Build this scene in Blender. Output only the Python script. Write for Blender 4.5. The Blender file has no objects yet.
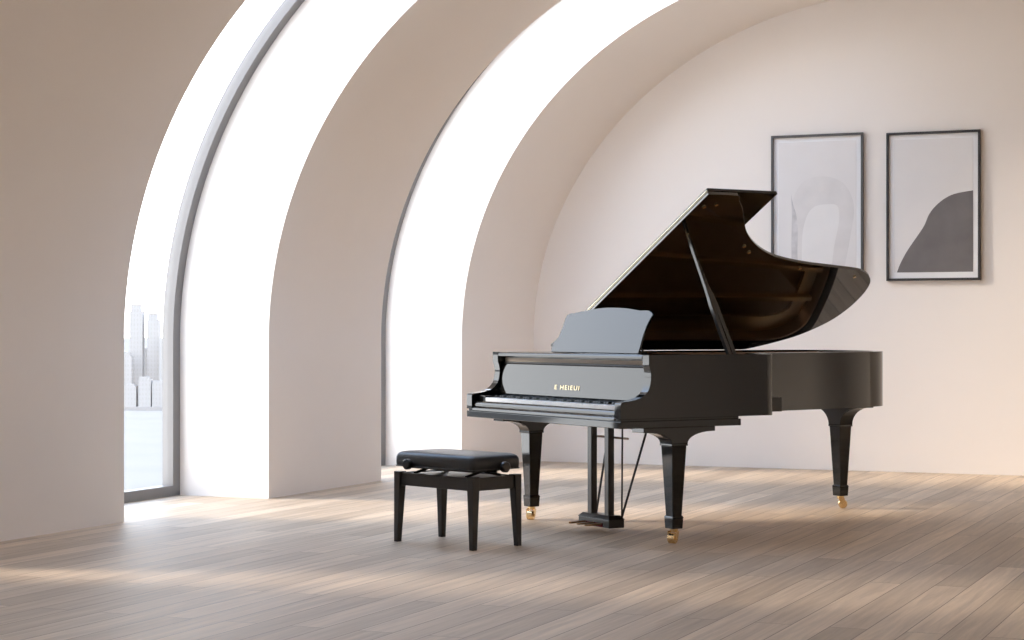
import bpy, bmesh, math, random
from mathutils import Vector, Matrix
random.seed(7)
C = bpy.context.scene.collection
scene = bpy.context.scene
PI = math.pi

# ------------------------------------------------------------------ camera
HC = 1.128
PSI = 0.4063
cam_d = bpy.data.cameras.new('camera')
cam = bpy.data.objects.new('camera', cam_d); C.objects.link(cam)
cam.location = (0, 0, HC)
cam.rotation_euler = (PI / 2, 0, PSI)
cam_d.sensor_width = 36
cam_d.lens = 1903 / 1024 * 36
cam_d.shift_y = 8.3 / 1024
cam_d.clip_end = 30000
scene.camera = cam

# ------------------------------------------------------------------ view, sky, sun
scene.view_settings.view_transform = 'Standard'
scene.view_settings.look = 'None'
scene.view_settings.gamma = 1
scene.view_settings.use_curve_mapping = False
scene.view_settings.exposure = 0.10
SKY = 5.0
SUN = 6.3
w = bpy.data.worlds.new('sky'); scene.world = w; w.use_nodes = True
nt = w.node_tree; nt.nodes.clear()
wo = nt.nodes.new('ShaderNodeOutputWorld'); bg = nt.nodes.new('ShaderNodeBackground')
tc = nt.nodes.new('ShaderNodeTexCoord'); sp = nt.nodes.new('ShaderNodeSeparateXYZ')
cr = nt.nodes.new('ShaderNodeValToRGB')
nt.links.new(tc.outputs['Generated'], sp.inputs[0])
nt.links.new(sp.outputs['Z'], cr.inputs[0])
nt.links.new(cr.outputs[0], bg.inputs[0]); nt.links.new(bg.outputs[0], wo.inputs[0])
bg.inputs[1].default_value = SKY
cr.color_ramp.elements[0].position = 0.0; cr.color_ramp.elements[0].color = (0.98, 0.99, 1.0, 1)
cr.color_ramp.elements[1].position = 0.70; cr.color_ramp.elements[1].color = (0.42, 0.64, 1.02, 1)
e = cr.color_ramp.elements.new(0.25); e.color = (0.94, 0.965, 1.0, 1)
sd = bpy.data.lights.new('sun', 'SUN'); sd.energy = SUN; sd.angle = math.radians(13); sd.color = (1.0, 0.87, 0.73)
sun = bpy.data.objects.new('sun', sd); C.objects.link(sun)
EL = math.radians(23); AZ = math.radians(15)
sun.rotation_euler = Vector((math.cos(AZ) * math.cos(EL), math.sin(AZ) * math.cos(EL), -math.sin(EL))).to_track_quat('-Z', 'Y').to_euler()

# ------------------------------------------------------------------ materials
def mat(name, col, rough=0.5, metal=0.0, ior=1.5, coat=0.0, bump=0.0, bscale=200.0, var=0.0, vscale=3.0, spec=None):
    m = bpy.data.materials.new(name); m.use_nodes = True
    n = m.node_tree.nodes; l = m.node_tree.links
    b = n['Principled BSDF']
    b.inputs['Base Color'].default_value = (*col, 1)
    b.inputs['Roughness'].default_value = rough
    b.inputs['Metallic'].default_value = metal
    b.inputs['IOR'].default_value = ior
    b.inputs['Coat Weight'].default_value = coat
    if spec is not None: b.inputs['Specular IOR Level'].default_value = spec
    t = n.new('ShaderNodeTexCoord')
    if var > 0:
        no = n.new('ShaderNodeTexNoise'); no.inputs['Scale'].default_value = vscale; no.inputs['Detail'].default_value = 4
        l.new(t.outputs['Object'], no.inputs['Vector'])
        r = n.new('ShaderNodeValToRGB')
        r.color_ramp.elements[0].position = .3; r.color_ramp.elements[1].position = .7
        r.color_ramp.elements[0].color = (*[c * (1 - var) for c in col], 1)
        r.color_ramp.elements[1].color = (*[min(1, c * (1 + var)) for c in col], 1)
        l.new(no.outputs['Fac'], r.inputs[0]); l.new(r.outputs[0], b.inputs['Base Color'])
    if bump > 0:
        no = n.new('ShaderNodeTexNoise'); no.inputs['Scale'].default_value = bscale; no.inputs['Detail'].default_value = 3
        l.new(t.outputs['Object'], no.inputs['Vector'])
        bp = n.new('ShaderNodeBump'); bp.inputs['Strength'].default_value = bump; bp.inputs['Distance'].default_value = .002
        l.new(no.outputs['Fac'], bp.inputs['Height']); l.new(bp.outputs[0], b.inputs['Normal'])
    return m

M = dict(
    plaster=mat('white plaster', (.87, .80, .735), .85, bump=.15, bscale=60, var=.012, vscale=1.2),
    metal=mat('grey window metal', (.19, .18, .174), .45, spec=.4),
    lacquer=mat('black piano lacquer', (.008, .0075, .007), .045, ior=1.47, var=.05),
    lidlac=mat('reflection-tinted lid lacquer', (.014, .009, .006), .045, ior=1.85, var=.05),  # brown of the plate's reflection is put into the lid colour
    satin=mat('satin black wood', (.018, .016, .015), .28, var=.1, vscale=8),
    brass=mat('polished brass', (.90, .68, .38), .2, metal=1, var=.05, vscale=20),
    pale=mat('pale brass hinge', (.90, .84, .68), .3, metal=1, var=.03),
    propm=mat('prop stick lacquer', (.035, .034, .034), .22, var=.05),
    pedal=mat('aged brass pedal', (.42, .26, .14), .35, metal=1, var=.05),
    gold=mat('gold lettering', (.95, .80, .50), .35, metal=.6, var=.02),
    plate=mat('bronze iron plate', (.66, .41, .19), .42, metal=.8, bump=.1, var=.06),
    string=mat('copper steel strings', (.65, .5, .38), .3, metal=1, var=.05),
    spruce=mat('spruce soundboard', (.62, .36, .18), .4, var=.1, vscale=12),
    mahog=mat('inner rim veneer', (.30, .17, .10), .3, var=.12, vscale=10),
    ivory=mat('white key plastic', (.92, .91, .89), .22, var=.01),
    ebony=mat('black key', (.012, .012, .012), .25, var=.05),
    felt=mat('beige fallboard reflection', (.48, .42, .36), .9, bump=.3, bscale=400, var=.05),  # beige imitates what the fallboard top reflects
    redfelt=mat('red felt', (.16, .02, .02), .9, var=.1),
    leather=mat('black leather', (.016, .017, .019), .36, bump=.35, bscale=350, var=.08, vscale=30),
    benchwood=mat('black bench wood', (.012, .010, .009), .38, var=.1, vscale=10),
    knob=mat('black plastic knob', (.015, .015, .015), .3, var=.05),
    frame1=mat('grey picture frame', (.085, .08, .08), .4, var=.05),
    frame2=mat('dark picture frame', (.035, .032, .032), .4, var=.05),
    matboard=mat('white mat board', (.86, .84, .83), .9, var=.01),
    print_bg=mat('pale print paper', (.78, .745, .72), .8, var=.03, vscale=2),
    print_dark=mat('charcoal print ink', (.165, .15, .146), .8, var=.12, vscale=5),
    print_soft=mat('pale grey wash', (.73, .695, .67), .8, var=.05, vscale=6),
    print_light=mat('white wash', (.81, .78, .755), .8, var=.02, vscale=6),
    print_stroke=mat('grey brush stroke', (.57, .545, .535), .8, var=.25, vscale=9),
    concrete=mat('hazed tower concrete', (.335, .30, .27), .9, var=.05, vscale=.05),  # paleness stands for the haze over the bay
    towerglass=mat('tower window bands', (.29,.26,.235), .9, var=.05, vscale=.05),
    sea=mat('sea water', (.245, .215, .18), 1.0, spec=0.0, bump=.3, bscale=.02, var=.05, vscale=.01),
)

def floor_mat():
    m = bpy.data.materials.new('oak floorboards'); m.use_nodes = True
    n = m.node_tree.nodes; l = m.node_tree.links; b = n['Principled BSDF']
    t = n.new('ShaderNodeTexCoord'); mp = n.new('ShaderNodeMapping')
    mp.inputs['Rotation'].default_value = (0, 0, PI / 2)
    l.new(t.outputs['Object'], mp.inputs[0])
    br = n.new('ShaderNodeTexBrick')
    br.offset = .37; br.offset_frequency = 2; br.squash = 1
    br.inputs['Scale'].default_value = 1
    br.inputs['Brick Width'].default_value = 2.1; br.inputs['Row Height'].default_value = .145
    br.inputs['Mortar Size'].default_value = .0022; br.inputs['Mortar Smooth'].default_value = .2; br.inputs['Bias'].default_value = 0
    br.inputs['Color1'].default_value = (0, 0, 0, 1); br.inputs['Color2'].default_value = (1, 1, 1, 1)
    l.new(mp.outputs[0], br.inputs['Vector'])
    # grain stretched along the boards
    mg = n.new('ShaderNodeMapping'); mg.inputs['Scale'].default_value = (28, 1.3, 1)
    l.new(t.outputs['Object'], mg.inputs[0])
    # shift the grain per board
    ad = n.new('ShaderNodeVectorMath'); ad.operation = 'MULTIPLY_ADD'
    ad.inputs[1].default_value = (13, 37, 5)
    l.new(br.outputs['Color'], ad.inputs[0]); l.new(mg.outputs[0], ad.inputs[2])
    g = n.new('ShaderNodeTexNoise'); g.inputs['Scale'].default_value = 1.0; g.inputs['Detail'].default_value = 7; g.inputs['Roughness'].default_value = .62; g.inputs['Distortion'].default_value = .6
    l.new(ad.outputs[0], g.inputs['Vector'])
    rg = n.new('ShaderNodeValToRGB')
    rg.color_ramp.elements[0].position = .30; rg.color_ramp.elements[0].color = (.43, .315, .212, 1)
    rg.color_ramp.elements[1].position = .72; rg.color_ramp.elements[1].color = (.71, .555, .40, 1)
    l.new(g.outputs['Fac'], rg.inputs[0])
    tb = n.new('ShaderNodeMix'); tb.data_type = 'RGBA'; tb.blend_type = 'MULTIPLY'; tb.inputs[0].default_value = 1
    rb = n.new('ShaderNodeValToRGB')
    rb.color_ramp.elements[0].color = (.72, .705, .69, 1); rb.color_ramp.elements[1].color = (1.0, 1.0, 1.0, 1)
    l.new(br.outputs['Color'], rb.inputs[0])
    l.new(rg.outputs[0], tb.inputs[6]); l.new(rb.outputs[0], tb.inputs[7])
    mo = n.new('ShaderNodeMix'); mo.data_type = 'RGBA'
    l.new(br.outputs['Fac'], mo.inputs[0]); l.new(tb.outputs[2], mo.inputs[6]); mo.inputs[7].default_value = (.17, .12, .09, 1)
    l.new(mo.outputs[2], b.inputs['Base Color'])
    rr = n.new('ShaderNodeMapRange'); rr.inputs[1].default_value = .3; rr.inputs[2].default_value = .7; rr.inputs[3].default_value = .46; rr.inputs[4].default_value = .62
    l.new(g.outputs['Fac'], rr.inputs[0]); l.new(rr.outputs[0], b.inputs['Roughness'])
    bp = n.new('ShaderNodeBump'); bp.inputs['Strength'].default_value = .25; bp.inputs['Distance'].default_value = .0015
    l.new(g.outputs['Fac'], bp.inputs['Height'])
    bp2 = n.new('ShaderNodeBump'); bp2.inputs['Strength'].default_value = .5; bp2.inputs['Distance'].default_value = .002; bp2.invert = True
    l.new(br.outputs['Fac'], bp2.inputs['Height']); l.new(bp.outputs[0], bp2.inputs['Normal'])
    l.new(bp2.outputs[0], b.inputs['Normal'])
    return m
M['floor'] = floor_mat()

def tower_mat():
    m = bpy.data.materials.new('hazed tower facade'); m.use_nodes = True
    n = m.node_tree.nodes; l = m.node_tree.links; b = n['Principled BSDF']; b.inputs['Roughness'].default_value = .8
    t = n.new('ShaderNodeTexCoord'); mp = n.new('ShaderNodeMapping'); mp.inputs['Rotation'].default_value = (PI / 2, 0, 0)
    br = n.new('ShaderNodeTexBrick'); br.offset = 0; br.inputs['Scale'].default_value = 1
    br.inputs['Brick Width'].default_value = 3.2; br.inputs['Row Height'].default_value = 4.6; br.inputs['Mortar Size'].default_value = .9; br.inputs['Mortar Smooth'].default_value = 0
    br.inputs['Color1'].default_value = (.30, .27, .243, 1); br.inputs['Color2'].default_value = (.31, .28, .25, 1); br.inputs['Mortar'].default_value = (.335, .30, .27, 1)  # distance haze is put into these close, pale tones
    l.new(t.outputs['Object'], mp.inputs[0]); l.new(mp.outputs[0], br.inputs['Vector']); l.new(br.outputs['Color'], b.inputs['Base Color'])
    return m
M['tower'] = tower_mat()

def glass_mat():
    m = bpy.data.materials.new('window glass'); m.use_nodes = True
    n = m.node_tree.nodes; l = m.node_tree.links; n.clear()
    o = n.new('ShaderNodeOutputMaterial'); mx = n.new('ShaderNodeMixShader'); t = n.new('ShaderNodeBsdfTransparent'); g = n.new('ShaderNodeBsdfGlossy')
    lw = n.new('ShaderNodeLayerWeight'); pw = n.new('ShaderNodeMath'); pw.operation = 'POWER'; pw.inputs[1].default_value = 5
    f = n.new('ShaderNodeMath'); f.operation = 'MULTIPLY_ADD'; f.inputs[1].default_value = .9; f.inputs[2].default_value = .04
    l.new(lw.outputs['Facing'], pw.inputs[0]); l.new(pw.outputs[0], f.inputs[0])
    t.inputs[0].default_value = (.97, .985, .99, 1); g.inputs['Roughness'].default_value = .02
    l.new(f.outputs[0], mx.inputs[0]); l.new(t.outputs[0], mx.inputs[1]); l.new(g.outputs[0], mx.inputs[2]); l.new(mx.outputs[0], o.inputs[0])
    return m
M['glass'] = glass_mat()

# ------------------------------------------------------------------ mesh helpers
def box(bm, x0, x1, y0, y1, z0, z1):
    v = [bm.verts.new(p) for p in ((x0, y0, z0), (x1, y0, z0), (x1, y1, z0), (x0, y1, z0), (x0, y0, z1), (x1, y0, z1), (x1, y1, z1), (x0, y1, z1))]
    for f in ((3, 2, 1, 0), (4, 5, 6, 7), (0, 1, 5, 4), (1, 2, 6, 5), (2, 3, 7, 6), (3, 0, 4, 7)):
        bm.faces.new([v[i] for i in f])
    return v

def prism(bm, pts, vec, mi=0):
    """extrude a closed outline of 3-D points along vec"""
    vec = Vector(vec)
    a = [bm.verts.new(p) for p in pts]; b = [bm.verts.new(Vector(p) + vec) for p in pts]
    fs = [bm.faces.new(list(reversed(a))), bm.faces.new(b)]
    n = len(a)
    for i in range(n):
        fs.append(bm.faces.new((a[i], a[(i + 1) % n], b[(i + 1) % n], b[i])))
    for f in fs: f.material_index = mi
    return fs

def tube(bm, pts, r, seg=12):
    pts = [Vector(p) for p in pts]
    rs = r if isinstance(r, (list, tuple)) else [r] * len(pts)
    rings = []
    up = None
    for i, p in enumerate(pts):
        d = (pts[min(i + 1, len(pts) - 1)] - pts[max(i - 1, 0)]).normalized()
        if up is None: up = d.orthogonal().normalized()
        a = (up - d * up.dot(d)).normalized(); up = a
        b = d.cross(a)
        rings.append([bm.verts.new(p + (a * math.cos(2 * PI * k / seg) + b * math.sin(2 * PI * k / seg)) * rs[i]) for k in range(seg)])
    for i in range(len(rings) - 1):
        for k in range(seg):
            bm.faces.new((rings[i][k], rings[i][(k + 1) % seg], rings[i + 1][(k + 1) % seg], rings[i + 1][k]))
    bm.faces.new(list(reversed(rings[0]))); bm.faces.new(rings[-1])

def frustum(bm, c0, a0, c1, a1):
    """square-section taper: centre (x,y,z), half sizes"""
    q = []
    for c, a in ((c0, a0), (c1, a1)):
        ax, ay = a if isinstance(a, tuple) else (a, a)
        q.append([bm.verts.new((c[0] + sx * ax, c[1] + sy * ay, c[2])) for sx, sy in ((-1, -1), (1, -1), (1, 1), (-1, 1))])
    bm.faces.new(list(reversed(q[0]))); bm.faces.new(q[1])
    for k in range(4):
        bm.faces.new((q[0][k], q[0][(k + 1) % 4], q[1][(k + 1) % 4], q[1][k]))

def obj(name, bm, m, parent=None, bevel=0, seg=2, smooth=False, loc=None):
    bmesh.ops.recalc_face_normals(bm, faces=bm.faces)
    me = bpy.data.meshes.new(name); bm.to_mesh(me); bm.free()
    for x in (m if isinstance(m, (list, tuple)) else [m]): me.materials.append(x)
    if smooth:
        for p in me.polygons: p.use_smooth = True
        me.set_sharp_from_angle(angle=math.radians(35))
    o = bpy.data.objects.new(name, me); C.objects.link(o)
    if parent: o.parent = parent
    if loc: o.location = loc
    if bevel:
        b = o.modifiers.new('bevel', 'BEVEL'); b.width = bevel; b.segments = seg; b.limit_method = 'ANGLE'; b.angle_limit = math.radians(40)
        b.harden_normals = True
        for p in me.polygons: p.use_smooth = True
        me.set_sharp_from_angle(angle=math.radians(50))
    return o

def struct(name, bm, m, parent=None, **k):
    o = obj(name, bm, m, parent, **k)
    if not parent: o['kind'] = 'structure'
    return o

def thing(name, label, cat, loc=(0, 0, 0), rz=0, group=None):
    o = bpy.data.objects.new(name, None); C.objects.link(o); o.empty_display_size = .1
    o.location = loc; o.rotation_euler = (0, 0, rz); o['label'] = label; o['category'] = cat
    if group: o['group'] = group
    return o

def tag(o, label, cat, group=None):
    o['label'] = label; o['category'] = cat
    if group: o['group'] = group
    return o

def BM(): return bmesh.new()

# ------------------------------------------------------------------ the room: a barrel vault cut into ribs, windows between
XW, RX, RZ, ZC = -6.459, 3.086, 2.859, 1.041
XC = XW + RX; ZT = ZC + RZ
NA = 48
def profile(off=0.0, dx=0.0, drz=0.0, flat=None):
    """section of the vault in (x, z): wall foot, spring, crown; off = distance outward"""
    pts = [(XW + dx - off, 0.0), (XW + dx - off, ZC * .5)]
    rz = RZ + drz
    for i in range(NA + 1):
        t = i / NA * PI / 2
        x = XW + dx + RX - RX * math.cos(t); z = ZC + rz * math.sin(t)
        pts.append((x - math.cos(t) * off, z + math.sin(t) * off * .72))
    if flat is not None: pts.append((flat, pts[-1][1]))
    return pts
def loft(bm, inner0, outer0, y0, inner1, outer1, y1):
    n = len(inner0)
    A = [bm.verts.new((x, y0, z)) for x, z in inner0]; B = [bm.verts.new((x, y0, z)) for x, z in outer0]
    D = [bm.verts.new((x, y1, z)) for x, z in inner1]; E = [bm.verts.new((x, y1, z)) for x, z in outer1]
    for i in range(n - 1):
        for q in ((A[i], A[i + 1], D[i + 1], D[i]), (B[i], B[i + 1], E[i + 1], E[i]), (A[i], A[i + 1], B[i + 1], B[i]), (D[i], D[i + 1], E[i + 1], E[i])):
            bm.faces.new(q)
    for i in (0, n - 1): bm.faces.new((A[i], B[i], E[i], D[i]))
Y1, Y2, Y3, Y4, Y5 = 9.293, 10.936, 12.56, 13.983, 14.926
XR = 2.6
DO = .776
ribs = [(-3.0, 2.6), (4.1, 6.4), (7.05, Y1), (Y2, Y3)]
for y0, y1 in ribs:
    bm = BM(); loft(bm, profile(), profile(DO), y0, profile(), profile(DO), y1)
    struct('wall_left', bm, M['plaster'], smooth=True)
bm = BM()
loft(bm, profile(flat=XR), profile(DO, flat=XR), Y4, profile(0, .236, -.121, XR), profile(DO, .236, -.121, XR), Y5)
struct('wall_left', bm, M['plaster'], smooth=True)
bm = BM(); box(bm, XC, XR, -3.0, Y4, ZT, ZT + DO); struct('ceiling', bm, M['plaster'])
bm = BM(); box(bm, XW - DO - .3, XR + .2, Y5, Y5 + .2, -.05, ZT + 1.2); struct('wall_back', bm, M['plaster'])
bm = BM(); box(bm, XR, XR + .2, -3.2, Y5, -.05, ZT + DO); struct('wall_right', bm, M['plaster'])
bm = BM(); box(bm, XW - DO, XR, -3.2, -3.0, -.05, ZT + DO); struct('wall_front', bm, M['plaster'])
bm = BM(); box(bm, XW - DO, XR, -3.0, Y5, -.12, 0); struct('floor', bm, M['floor'])

# windows: arched frames and curved panes set .69 m back from the inner face
WD0, WD1, WB = .69, .775, .085
for k, (y0, y1) in enumerate([(Y1, Y2), (Y3, Y4), (6.4, 7.05), (2.6, 4.1)], 1):  # third window, out of view, is placed and narrowed to shape the floor light
    root = bpy.data.objects.new('window_%d' % k, None); C.objects.link(root); root['kind'] = 'structure'
    root.location = (XW - WD0, y0, 0)
    off = Vector((-(XW - WD0), -y0, 0))
    bm = BM()
    for a, b in ((y0, y0 + WB), (y1 - WB, y1)):
        loft(bm, profile(WD0), profile(WD1), a, profile(WD0), profile(WD1), b)
    box(bm, XW - WD1, XW - WD0, y0 + WB, y1 - WB, 0, .07)
    bmesh.ops.translate(bm, verts=bm.verts, vec=off)
    obj('window_frame', bm, M['metal'], root, smooth=True)
    bm = BM(); p = profile((WD0 + WD1) / 2)
    A = [bm.verts.new((x, y0 + WB - .01, z)) for x, z in p[:]]; B = [bm.verts.new((x, y1 - WB + .01, z)) for x, z in p]
    for i in range(len(p) - 1): bm.faces.new((A[i], A[i + 1], B[i + 1], B[i]))
    bmesh.ops.translate(bm, verts=bm.verts, vec=off)
    obj('window_pane', bm, M['glass'], root, smooth=True)

# ------------------------------------------------------------------ outside: the bay and the city across it
ZS = -80.0
bm = BM(); box(bm, -9000, 4000, 150, 14000, ZS - 1, ZS)
sea = struct('ground_water', bm, M['sea'])
c_, s_ = math.cos(PSI), math.sin(PSI)
def far(px, depth):
    x = (px - 512) / 1903 * depth
    return x * c_ - depth * s_, x * s_ + depth * c_
towers = [  # pixel centre, width m, top row, depth, label
    (136, 13, 304, 1930, 'tallest slim pale tower left in the skyline beyond the first window'),
    (153, 12, 313, 1930, 'second tall tower, right of the slimmest one beyond the bay'),
    (126.5, 10, 352, 1910, 'short block at the left end of the visible skyline'),
    (145, 12, 348, 1960, 'mid-height tower standing between the two tallest towers'),
    (144.5, 12, 377, 1882, 'low waterfront block in front of the two tall towers'),
    (158, 12, 381, 1883, 'low wide block on the shore at the right of the skyline'),
    (130, 12, 384, 1883, 'low block on the shore at the left of the skyline'),
    (167, 12, 335, 1912, 'tower half hidden behind the window frame'),
]
for px, wd, top, dep, lab in towers:
    x, y = far(px, dep); h = HC - (top - 328.3) / 1903 * dep - ZS
    t = thing('skyline_tower', lab, 'building', (x, y, ZS), PSI, 'towers and blocks across the bay')
    bm = BM(); box(bm, -wd / 2, wd / 2, 0, wd, 0, h * .93); box(bm, -wd * .42, wd * .30, wd * .1, wd * .8, h * .93, h)
    obj('facade', bm, M['tower'], t)
bm = BM(); x0, y0 = far(60, 1878); x1, y1 = far(260, 1878)
d = Vector((x1 - x0, y1 - y0, 0)); nrm = Vector((-d.y, d.x, 0)).normalized() * 120
prism(bm, [(x0, y0, ZS - .5), (x1, y1, ZS - .5), (x1 + nrm.x, y1 + nrm.y, ZS - .5), (x0 + nrm.x, y0 + nrm.y, ZS - .5)], (0, 0, 4))
struct('ground_shore', bm, M['towerglass'])

# ------------------------------------------------------------------ grand piano (x = into the piano, y = towards the bass)
A_P = .53 + PSI
piano = thing('grand_piano', 'glossy black concert grand piano with its lid propped open', 'piano', (-3.225, 9.281, 0), A_P)
piano.scale = (.97, 1.08, 1)
W, T = 1.50, .99
def smooth_curve(pts, n=6):
    """Catmull-Rom through an open list of 2-D points"""
    out = []
    P = [pts[0]] + list(pts) + [pts[-1]]
    for i in range(1, len(P) - 2):
        p0, p1, p2, p3 = P[i - 1], P[i], P[i + 1], P[i + 2]
        for k in range(n):
            t = k / n
            out.append(tuple(.5 * (2 * p1[j] + (p2[j] - p0[j]) * t + (2 * p0[j] - 5 * p1[j] + 4 * p2[j] - p3[j]) * t * t + (3 * p1[j] - p0[j] - 3 * p2[j] + p3[j]) * t ** 3) for j in (0, 1)))
    out.append(tuple(pts[-1])); return out
bent = smooth_curve([(.76, 0), (.81, .002), (.842, .02), (.855, .06), (.868, .14), (.91, .24), (1.05, .335), (1.3, .385), (1.6, .43), (1.95, .50), (2.15, .56), (2.27, .66), (2.36, .80), (2.41, .97), (2.42, 1.18), (2.39, 1.36), (2.26, 1.46), (2.1, 1.498), (1.95, 1.50)], 6)
outer = [(.37, 0)] + bent + [(1.0, 1.5), (.37, 1.5)]
def offset(pl, d):
    res = []
    for i, p in enumerate(pl):
        a = pl[max(i - 1, 0)]; b = pl[min(i + 1, len(pl) - 1)]
        tx, ty = b[0] - a[0], b[1] - a[1]; L = math.hypot(tx, ty)
        res.append((p[0] - ty / L * d, p[1] + tx / L * d))
    return res
inner = offset(outer, .055)
def ringwall(bm, o, i, z0, z1, caps=True):
    n = len(o)
    a = [bm.verts.new((x, y, z0)) for x, y in o]; b = [bm.verts.new((x, y, z1)) for x, y in o]
    c = [bm.verts.new((x, y, z0)) for x, y in i]; e = [bm.verts.new((x, y, z1)) for x, y in i]
    for k in range(n - 1):
        bm.faces.new((a[k], a[k + 1], b[k + 1], b[k])); bm.faces.new((c[k], e[k], e[k + 1], c[k + 1]))
        bm.faces.new((b[k], b[k + 1], e[k + 1], e[k])); bm.faces.new((a[k], c[k], c[k + 1], a[k + 1]))
    if caps: bm.faces.new((a[0], b[0], e[0], c[0])); bm.faces.new((a[-1], c[-1], e[-1], b[-1]))
arm = [(.37, T), (0, T), (0, .935), (.008, .915), (.013, .89), (.013, .865), (.008, .835), (-.003, .808), (-.022, .787), (-.05, .770), (-.09, .759), (-.13, .753), (-.168, .750), (-.177, .744), (-.18, .735), (-.18, .662), (.37, .662)]
bm = BM(); ringwall(bm, outer, inner, .662, T, False)
for y0 in (0, W - .055):
    fs = prism(bm, [(x, y0, z) for x, z in arm], (0, .055, 0))
    bmesh.ops.delete(bm, geom=[fs[-1]], context='FACES_ONLY')
bmesh.ops.remove_doubles(bm, verts=bm.verts, dist=.0005)
rim = obj('rim', bm, M['lacquer'], piano, bevel=.003)
bm = BM(); ringwall(bm, offset(outer, .0552), offset(outer, .066), .72, T - .012)
obj('inner_rim', bm, M['mahog'], piano, smooth=True)
bm = BM(); box(bm, -.172, .60, .007, W - .007, .648, .663); box(bm, -.18, .61, 0, W, .613, .649)
obj('keybed', bm, M['lacquer'], piano, bevel=.003)
bm = BM()
slip = [(-.141, .652), (-.141, .700), (-.146, .706), (-.153, .707), (-.160, .703), (-.166, .694), (-.168, .684), (-.166, .676), (-.170, .672), (-.176, .668), (-.1785, .662), (-.1785, .652)]
prism(bm, [(x, .06, z) for x, z in slip], (0, W - .12, 0))
obj('key_slip', bm, M['lacquer'], piano, smooth=True)
for y0, y1 in ((.061, .104), (1.361, 1.439)):
    bm = BM(); box(bm, -.139, .0, y0, y1, .655, .738); obj('key_block', bm, M['lacquer'], piano, bevel=.004)
# keys
KW = 1.255 / 52
for i in range(52):
    y = 1.36 - (i + 1) * KW
    bm = BM(); box(bm, -.139, .0, y + .0006, y + KW - .0006, .700, .728)
    obj('white_key', bm, M['ivory'], piano, bevel=.0012, seg=1)
for i in range(51):
    if i % 7 in (0, 2, 3, 5, 6):
        y = 1.36 - (i + 1) * KW
        bm = BM(); prism(bm, [(-.088, y - .0055, .727), (.0, y - .0055, .727), (.0, y - .0055, .742), (-.080, y - .0055, .742)], (0, .011, 0))
        obj('black_key', bm, M['ebony'], piano, bevel=.001, seg=1)
bm = BM(); box(bm, -.138, .1, .061, 1.439, .655, .699); obj('key_frame', bm, M['ebony'], piano)
# fallboard
bm = BM()
fb = [(.004, .750), (.008, .744), (.028, .744), (.052, .918), (.046, .922), (.034, .920), (.024, .86), (.012, .78)]
prism(bm, [(x, .062, z) for x, z in fb], (0, W - .124, 0))
fall = obj('fallboard', bm, M['lacquer'], piano, smooth=True)
def text(body, size, name, mt, parent, loc, rot, sx=1.0, extr=.0006):
    cu = bpy.data.curves.new(name, 'FONT'); cu.body = body; cu.size = size; cu.extrude = extr; cu.align_x = 'CENTER'; cu.align_y = 'CENTER'; cu.space_character = 1.25
    tmp = bpy.data.objects.new(name, cu); C.objects.link(tmp)
    dg = bpy.context.evaluated_depsgraph_get(); me = bpy.data.meshes.new_from_object(tmp.evaluated_get(dg))
    bpy.data.objects.remove(tmp); bpy.data.curves.remove(cu)
    me.transform(Matrix.Diagonal((sx, 1, 1, 1))); me.materials.clear(); me.materials.append(mt)
    o = bpy.data.objects.new(name, me); C.objects.link(o); o.parent = parent; o.location = loc; o.rotation_euler = rot
    return o
# facing the player: text x runs from bass (+y) to treble (-y)
lt = text('E HEIEUI', .036, 'gold_lettering', M['gold'], fall, (.0125, .757, .799), (math.radians(82), 0, -PI / 2), 1.0)
ws = [v.co.x for v in lt.data.vertices]; k = .235 / (max(ws) - min(ws))
lt.data.transform(Matrix.Diagonal((k, 1, 1, 1)))
# hinge strip above the fallboard, painted reflection strip, front bar, shelf and desk
bm = BM(); tube(bm, [(.046, .065, .928), (.046, W - .065, .928)], .006, 8)
for i in range(60):
    y = .08 + i * (W - .16) / 59; tube(bm, [(.046, y - .006, .928), (.046, y + .006, .928)], .0085, 8)
obj('fallboard_hinge', bm, M['satin'], piano, smooth=True)
bm = BM(); box(bm, .05, .065, .062, W - .062, .925, .958); obj('reflection_strip', bm, M['felt'], piano)  # added strip, coloured as the reflection on the fallboard top
bm = BM(); prism(bm, [(x, .0605, z) for x, z in ((.40, .966), (.40, T), (.012, T), (.006, .9885), (.001, .982), (-.001, .974), (.002, .966))], (0, W - .121, 0)); obj('desk_shelf', bm, M['lacquer'], piano, smooth=True)
bm = BM(); box(bm, .06, .08, .062, W - .062, .70, .966); obj('front_rail', bm, M['satin'], piano)
TL = math.radians(70)
dk = [(1.187, 0), (1.188, .03), (1.176, .06), (1.154, .091), (1.143, .152), (1.142, .195), (1.134, .225), (1.103, .234), (1.05, .239), (.99, .247), (.89, .260), (.80, .266), (.739, .267), (.66, .266), (.573, .261), (.50, .253), (.453, .247), (.40, .248), (.372, .246), (.34, .232), (.327, .221), (.338, .20), (.352, .16), (.359, .10), (.357, .03), (.358, 0)]
bm = BM(); prism(bm, [(.20 + l * math.cos(TL), y, T + .003 + l * math.sin(TL)) for y, l in dk], (math.sin(TL) * .012, 0, -math.cos(TL) * .012))
desk = obj('music_desk', bm, M['lacquer'], piano, bevel=.0015)
for y in (.5, 1.05):
    bm = BM(); box(bm, .26, .36, y - .012, y + .012, T + .001, T + .008); tube(bm, [(.35, y, T + .006), (.245, y, T + .10)], .005, 6)
    obj('desk_stay', bm, M['satin'], desk)
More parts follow.
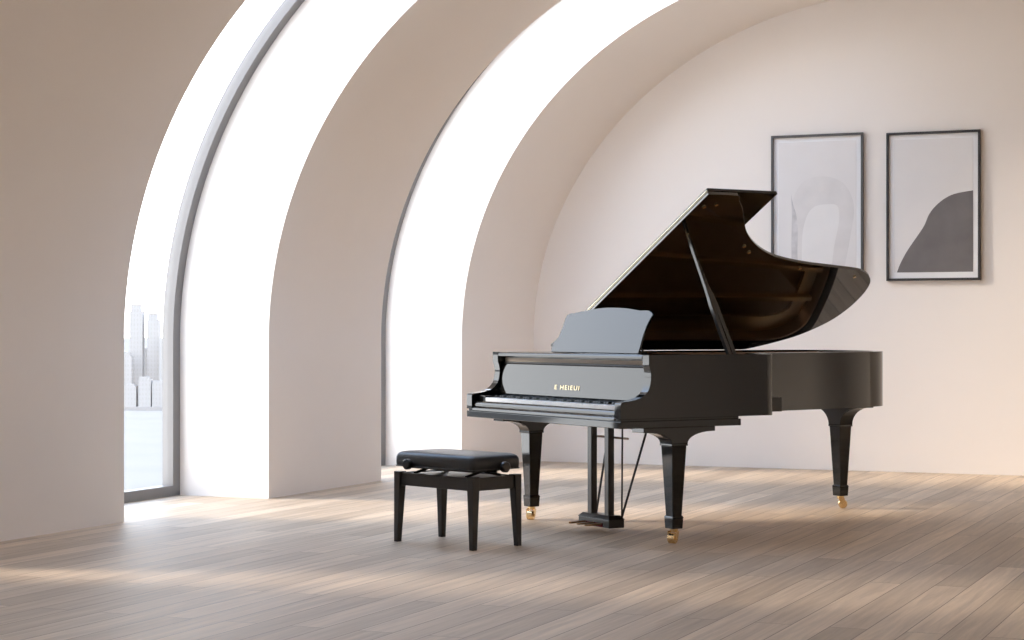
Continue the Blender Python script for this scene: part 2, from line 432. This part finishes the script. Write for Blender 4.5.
# inside: soundboard, iron plate, strings, dampers, tuning pins
def fillpoly(bm, pl, z0, z1): prism(bm, [(x, y, z0) for x, y in pl], (0, 0, z1 - z0))
inn = offset(outer, .067)
bm = BM(); fillpoly(bm, inn, .74, .76); obj('soundboard', bm, M['spruce'], piano)
bm = BM(); rg_o = offset(outer, .068); rg_i = offset(outer, .17)
ringwall(bm, rg_o, rg_i, .862, .885)
box(bm, .37, .56, .07, W - .07, .862, .888)
for ys, xe, ye in ((.30, 1.28, .50), (.60, 1.95, .72), (.90, 2.36, .98), (1.20, 2.36, 1.18)):
    L = Vector((xe - .5, ye - ys, 0)); nn = Vector((-L.y, L.x, 0)).normalized() * .014
    prism(bm, [(.5 + nn.x, ys + nn.y, .870), (.5 - nn.x, ys - nn.y, .870), (xe - nn.x, ye - nn.y, .870), (xe + nn.x, ye + nn.y, .870)], (0, 0, .055))
obj('iron_plate', bm, M['plate'], piano, bevel=.003)
bm = BM()
for i in range(90):
    y = .12 + i * (W - .24) / 89
    xe = 1.0 + 1.32 * min(1, ((y - .1) / 1.1)) ** .8
    ye = y * .62 + .45
    tube(bm, [(.45, y, .900), (xe, ye, .895)], .0012, 4)
st = obj('strings', bm, M['string'], piano); st['kind'] = 'stuff'
bm = BM()
for i in range(70):
    y = .12 + i * (W - .24) / 69; box(bm, .62, .66, y - .007, y + .007, .904, .935)
box(bm, .60, .605, .08, W - .08, .90, .93)
dm = obj('dampers', bm, M['satin'], piano); dm['kind'] = 'stuff'
bm = BM()
for i in range(88):
    y = .11 + i * (W - .22) / 87
    for x in (.40, .425): tube(bm, [(x, y, .886), (x, y, .91)], .003, 5)
tp = obj('tuning_pins', bm, M['string'], piano); tp['kind'] = 'stuff'

# lid, hinged on the bass side
TH = math.radians(29.9)
RD = Vector((0, -math.cos(TH), math.sin(TH))); ND = Vector((0, math.sin(TH), math.cos(TH)))
HG = Vector((0, 1.5, T + .002))
def LP(s, r, n=0.0): return HG + Vector((s, 0, 0)) + RD * r + ND * n
lidc = smooth_curve([(.62, 1.69), (.645, 1.675), (.662, 1.645), (.73, 1.58), (.809, 1.486), (.928, 1.351), (1.064, 1.239), (1.20, 1.155), (1.354, 1.090), (1.582, 1.036), (1.847, 1.0), (2.06, .972), (2.15, .945), (2.225, .897), (2.29, .825), (2.34, .702), (2.362, .522), (2.33, .349), (2.22, .186), (2.08, .086), (1.95, .02), (1.90, 0)], 5)
bm = BM(); prism(bm, [LP(*p) for p in [(.42, 0), (.42, 1.69)] + lidc], ND * .020)
lid = obj('lid', bm, M['lidlac'], piano, bevel=.003)
bm = BM(); prism(bm, [LP(*p, n=.022) for p in [(.425, 0), (.425, 1.69), (.903, 1.69), (.903, 0)]], ND * .020)
obj('folded_lid_flap', bm, M['lacquer'], lid, bevel=.003)
bm = BM(); prism(bm, [LP(.4155, .10, .0155), LP(.4155, 1.688, .0155), LP(.4195, 1.688, .0155), LP(.4195, .10, .0155)], ND * .011)
tube(bm, [LP(.414, .10, .021), LP(.414, 1.688, .021)], .003, 8)
h = obj('lid_hinge', bm, M['pale'], lid); h['label'] = 'long brass hinge along the fold of the lid'
for s, r in ((.47, 1.575), (.535, 1.60), (1.02, 1.20), (1.10, 1.14), (1.60, .985), (2.10, .90)):
    bm = BM(); tube(bm, [LP(s, r, 0), LP(s, r, -.006)], .010, 12); obj('bumper', bm, M['brass'], lid)
# prop stick
p0 = Vector((.587, .045, .975)); p1 = LP(.543, 1.306, -.004)
dv = (p1 - p0).normalized(); sv = Vector((1, 0, 0)); sv = (sv - dv * sv.dot(dv)).normalized(); tv = dv.cross(sv)
Lp = (p1 - p0).length
bm = BM()
def propring(wd, th, t, cx=0): return [p0 + dv * (Lp * t) + sv * (cx + a * wd) + tv * (b * th) for a, b in ((-1, -1), (1, -1), (1, 1), (-1, 1))]
def skin(bm, rings):
    R = [[bm.verts.new(v) for v in r] for r in rings]
    for i in range(len(R) - 1):
        for k in range(4): bm.faces.new((R[i][k], R[i][(k + 1) % 4], R[i + 1][(k + 1) % 4], R[i + 1][k]))
    bm.faces.new(list(reversed(R[0]))); bm.faces.new(R[-1])
skin(bm, [propring(.011, .012, t, c) for t, c in ((0, -.014), (.2, -.016), (.42, -.012), (.52, -.004))])
skin(bm, [propring(.013, .012, t, c) for t, c in ((0, .016), (.2, .014), (.42, .012), (.52, .006))])
skin(bm, [propring(a, .011, t, c) for t, a, c in ((.40, .020, 0), (.50, .019, .001), (.56, .012, -.003), (.75, .009, -.002), (1, .006, 0))])
prop = obj('lid_prop', bm, M['propm'], piano, bevel=.002)
bm = BM(); tube(bm, [p0 + Vector((-.03, 0, -.01)), p0 + Vector((.03, 0, -.01))], .011, 12); obj('prop_hinge', bm, M['brass'], prop)
bm = BM(); tube(bm, [p1 - dv * .03, p1 + dv * .004], .0075, 10); obj('prop_cup', bm, M['brass'], prop)

# legs
def make_leg(cx, cy, ztop, turn, fl, brz):
    """flares in the x direction when turn is False, in y when True"""
    bm = BM()
    frustum(bm, (cx, cy, .14), .030, (cx, cy, .513), .0475)
    box(bm, cx - .053, cx + .053, cy - .053, cy + .053, .513, .525)
    frustum(bm, (cx, cy, .078), .033, (cx, cy, .134), .036); frustum(bm, (cx, cy, .134), .0385, (cx, cy, .146), .033)
    prof = [(-.052, .524)]
    for i in range(9):
        a = i / 8 * PI / 2; prof.append((-(.052 + (fl - .052) * (1 - math.cos(a))), .524 + (ztop - .026 - .524) * math.sin(a)))
    prof += [(-fl, ztop - .026), (-fl - .02, ztop - .026), (-fl - .02, ztop)]
    prof = prof + [(-x, z) for x, z in reversed(prof)]
    cl = []
    for p in prof:
        if not cl or (abs(cl[-1][0] - p[0]) + abs(cl[-1][1] - p[1])) > 1e-4: cl.append(p)
    if turn: prism(bm, [(cx - .052, cy + u, z) for u, z in cl], (.104, 0, 0))
    else: prism(bm, [(cx + u, cy - .052, z) for u, z in cl], (0, .104, 0))
    leg = obj('leg', bm, M['lacquer'], piano, bevel=.003)
    # brass caster
    bm = BM()
    tube(bm, [(cx, cy, .079), (cx, cy, .058)], [.024, .020], 16)
    a = brz; ux, uy = math.cos(a), math.sin(a); wx, wy = -uy, ux
    wc = Vector((cx + ux * .014, cy + uy * .014, .0275))
    for sgn in (-1, 1):
        o2 = Vector((wx, wy, 0)) * (.0215 * sgn)
        prism(bm, [Vector((cx - ux * .014, cy - uy * .014, .066)) + o2, Vector((cx + ux * .024, cy + uy * .024, .066)) + o2, wc + Vector((ux * .012, uy * .012, -.008)) + o2, wc + Vector((-ux * .012, -uy * .012, -.008)) + o2], Vector((wx, wy, 0)) * (.004 * sgn))
    tube(bm, [wc - Vector((wx, wy, 0)) * .028, wc + Vector((wx, wy, 0)) * .028], .006, 10)
    cst = obj('caster', bm, M['brass'], leg, bevel=.001); cst['label'] = 'polished brass caster'
    bm = BM(); tube(bm, [wc - Vector((wx, wy, 0)) * .020, wc - Vector((wx, wy, 0)) * .016, wc + Vector((wx, wy, 0)) * .016, wc + Vector((wx, wy, 0)) * .020], [.024, .0275, .0275, .024], 24)
    obj('wheel', bm, M['brass'], cst, smooth=True)
make_leg(.225, .082, .612, False, .215, math.radians(205))
make_leg(.220, W - .082, .612, False, .215, math.radians(215))
make_leg(2.325, 1.08, .663, True, .215, math.radians(-40))
bm = BM(); box(bm, 2.15, 2.40, .84, 1.32, .660, .675); box(bm, .3, 2.2, .72, .80, .66, .74); box(bm, .3, 2.2, 1.1, 1.18, .66, .74); box(bm, .55, 1.2, .35, .42, .66, .74)
obj('belly_braces', bm, M['satin'], piano)
# pedal lyre
bm = BM(); box(bm, .14, .26, .30, 1.06, .588, .613); box(bm, .12, .30, .52, .93, .598, .613)
for y in (.605, .765): box(bm, .185, .225, y, y + .040, .08, .60)
bx = [(.17, .58), (.17, .87), (.275, .87), (.275, .58)]
prism(bm, [(x, y, .030) for x, y in bx], (0, 0, .045))
frustum(bm, (.2225, .725, .075), (.0575, .150), (.2225, .725, .098), (.036, .128))
lyre = obj('pedal_lyre', bm, M['satin'], piano, bevel=.004)
for y, c in ((.80, 'brass'), (.725, 'brass'), (.65, 'brass')):
    bm = BM()
    out = [(.18, y - .007), (.13, y - .008), (.095, y - .016), (.065, y - .015), (.056, y), (.065, y + .015), (.095, y + .016), (.13, y + .008), (.18, y + .007)]
    prism(bm, [(x, yy, .046 - (.18 - x) * .02) for x, yy in out], (0, 0, .010))
    obj('pedal', bm, M['pedal'], lyre, bevel=.003)
bm = BM(); box(bm, .166, .172, .64, .81, .034, .054); obj('pedal_felt', bm, M['redfelt'], lyre)
bm = BM(); tube(bm, [(.24, .50, .525), (.24, .82, .525)], .006, 10); obj('dowel', bm, M['mahog'], lyre)
for a, b in (((.27, .60, .08), (.44, .55, .66)), ((.27, .84, .08), (.44, .92, .66))):
    bm = BM(); tube(bm, [a, b], .0065, 10); obj('brace_rod', bm, M['satin'], lyre)
bm = BM(); tube(bm, [(.235, .55, .09), (.235, .545, .60)], .005, 8)
tube(bm, [(.235, .68, .09), (.235, .665, .22), (.235, .65, .35), (.235, .655, .60)], .005, 8)
obj('trap_rod', bm, M['satin'], lyre)

# ------------------------------------------------------------------ bench (x = towards the piano, y = length)
bench = thing('piano_bench', 'adjustable black piano bench with padded leather seat in front of the keyboard', 'bench', (-4.207, 9.050, 0), math.radians(67.3))
L2, S2 = .286, .150
for sx in (-1, 1):
    for sy in (-1, 1):
        bm = BM(); cx, cy = sx * S2, sy * L2
        # taper only on the inner faces
        def q(z, h): return [(cx + sx * .022 - (sx + 1) * h, cy + sy * .022 - (sy + 1) * h, z), (cx + sx * .022 - (sx - 1) * h, cy + sy * .022 - (sy + 1) * h, z),
                             (cx + sx * .022 - (sx - 1) * h, cy + sy * .022 - (sy - 1) * h, z), (cx + sx * .022 - (sx + 1) * h, cy + sy * .022 - (sy - 1) * h, z)]
        skin(bm, [q(0, .0145), q(.30, .0225), q(.372, .0235)])
        obj('leg', bm, M['benchwood'], bench, bevel=.002)
bm = BM()
for sx in (-1, 1): box(bm, sx * S2 - .010, sx * S2 + .014 * 1, -L2 + .02, L2 - .02, .300, .366)
for sy in (-1, 1): box(bm, -S2 + .02, S2 - .02, sy * L2 - .012, sy * L2 + .012, .300, .366)
obj('apron', bm, M['benchwood'], bench, bevel=.002)
bm = BM(); box(bm, -.13, .13, -.25, .25, .350, .362)
for sy in (-1, 1):
    tube(bm, [(-.12, sy * .2, .365), (.0, sy * .2, .392)], .008, 8); tube(bm, [(.12, sy * .2, .365), (.0, sy * .2, .392)], .008, 8)
box(bm, -.12, .12, -.23, .23, .390, .402); tube(bm, [(0, -.30, .395), (0, .30, .395)], .007, 8)
obj('lifting_mechanism', bm, M['knob'], bench)
# padded seat
bm = BM(); hx, hy, cr_ = .173, .304, .028
def plan(ins):
    out = []; R = max(.002, cr_ - ins * .3)
    for cx, cy, a0 in ((hx - ins - R, hy - ins - R, 0), (-hx + ins + R, hy - ins - R, PI / 2), (-hx + ins + R, -hy + ins + R, PI), (hx - ins - R, -hy + ins + R, 3 * PI / 2)):
        for k in range(7): out.append((cx + R * math.cos(a0 + k / 6 * PI / 2), cy + R * math.sin(a0 + k / 6 * PI / 2)))
    return out
rings = [(.010, .402), (.003, .405), (.0, .412), (-.001, .430), (.0, .450), (.003, .460), (.009, .469), (.018, .475), (.032, .479), (.055, .482), (.09, .4845), (.125, .486)]
prev = None
for ins, z in rings:
    cur = [bm.verts.new((x, y, z)) for x, y in plan(ins)]
    if prev:
        for i in range(len(cur)): bm.faces.new((prev[i], prev[(i + 1) % len(cur)], cur[(i + 1) % len(cur)], cur[i]))
    else: bm.faces.new(list(reversed(cur)))
    prev = cur
bm.faces.new(prev)
seat = obj('seat', bm, M['leather'], bench, smooth=True)
for p in seat.data.polygons: p.use_smooth = True
bm = BM()
pp = [(x, y, .4045) for x, y in plan(-.0005)]; tube(bm, pp + [pp[0]], .0035, 6)
obj('piping', bm, M['leather'], seat, smooth=True)
def knob(a, d):
    bm = BM(); a = Vector(a); d = Vector(d)
    tube(bm, [a, a + d * .02], .009, 10)
    tube(bm, [a + d * .016, a + d * .020, a + d * .040, a + d * .045], [.022, .028, .028, .022], 20)
    obj('knob', bm, M['knob'], bench, smooth=True)
knob((-.171, .165, .417), (-1, 0, 0))
knob((.03, -.302, .417), (0, -1, 0))

# ------------------------------------------------------------------ pictures on the end wall
def picture(x0, x1, z0, z1, fm, label, kind):
    wd, hh = x1 - x0, z1 - z0
    t = thing('framed_picture', label, 'picture', ((x0 + x1) / 2, Y5, z0), 0, 'framed prints on the end wall')
    hw = wd / 2
    bm = BM(); b = .019
    box(bm, -hw, -hw + b, -.032, -.001, 0, hh); box(bm, hw - b, hw, -.032, -.001, 0, hh)
    box(bm, -hw + b, hw - b, -.032, -.001, 0, b); box(bm, -hw + b, hw - b, -.032, -.001, hh - b, hh)
    obj('frame', bm, fm, t, bevel=.001)
    bm = BM(); box(bm, -hw + b, hw - b, -.012, -.002, b, hh - b); obj('mat_board', bm, M['matboard'], t)
    bm = BM(); m0 = .058
    ax0, ax1, az0, az1 = -hw + m0, hw - m0, m0 + .008, hh - m0
    box(bm, ax0, ax1, -.0135, -.0125, az0, az1)
    aw, ah = ax1 - ax0, az1 - az0
    def P(u, v, y): return (ax0 + u * aw, y, az1 - v * ah)
    if kind == 'hill':
        pl = smooth_curve([(.037, 1), (.083, .93), (.166, .84), (.28, .742), (.38, .655), (.447, .566), (.53, .504), (.646, .45), (.778, .416), (1, .395)], 5)
        prism(bm, [P(u, v, -.0135) for u, v in pl + [(1, 1)]], (0, -.0005, 0), 1)
        mats = [M['print_bg'], M['print_dark']]
    else:
        sil = smooth_curve([(.16, 1), (.17, .60), (.20, .42), (.34, .30), (.60, .27), (.84, .33), (.97, .50), (.92, .75), (.84, 1)], 5)
        prism(bm, [P(u, v, -.0135) for u, v in sil], (0, -.0004, 0), 1)
        li = smooth_curve([(.30, 1), (.31, .72), (.37, .57), (.47, .50), (.62, .485), (.76, .50), (.78, .62), (.72, .80), (.68, 1)], 5)
        prism(bm, [P(u, v, -.0139) for u, v in li], (0, -.0004, 0), 2)
        s1 = smooth_curve([(.165, .40), (.19, .48), (.23, .56), (.25, .68), (.245, .85), (.26, 1)], 5)
        s2 = smooth_curve([(.175, 1), (.168, .80), (.175, .60), (.165, .40)], 5)
        prism(bm, [P(u, v, -.0139) for u, v in s1 + s2[:-1]], (0, -.0005, 0), 3)
        mats = [M['print_bg'], M['print_soft'], M['print_light'], M['print_stroke']]
    obj('print', bm, mats, t)
picture(-4.139, -3.391, 1.515, 2.676, M['frame1'], 'framed pale abstract print on the end wall, partly behind the piano lid', 'abstract')
picture(-3.208, -2.480, 1.500, 2.662, M['frame2'], 'dark-framed print with one charcoal hill shape, right of the piano lid', 'hill')
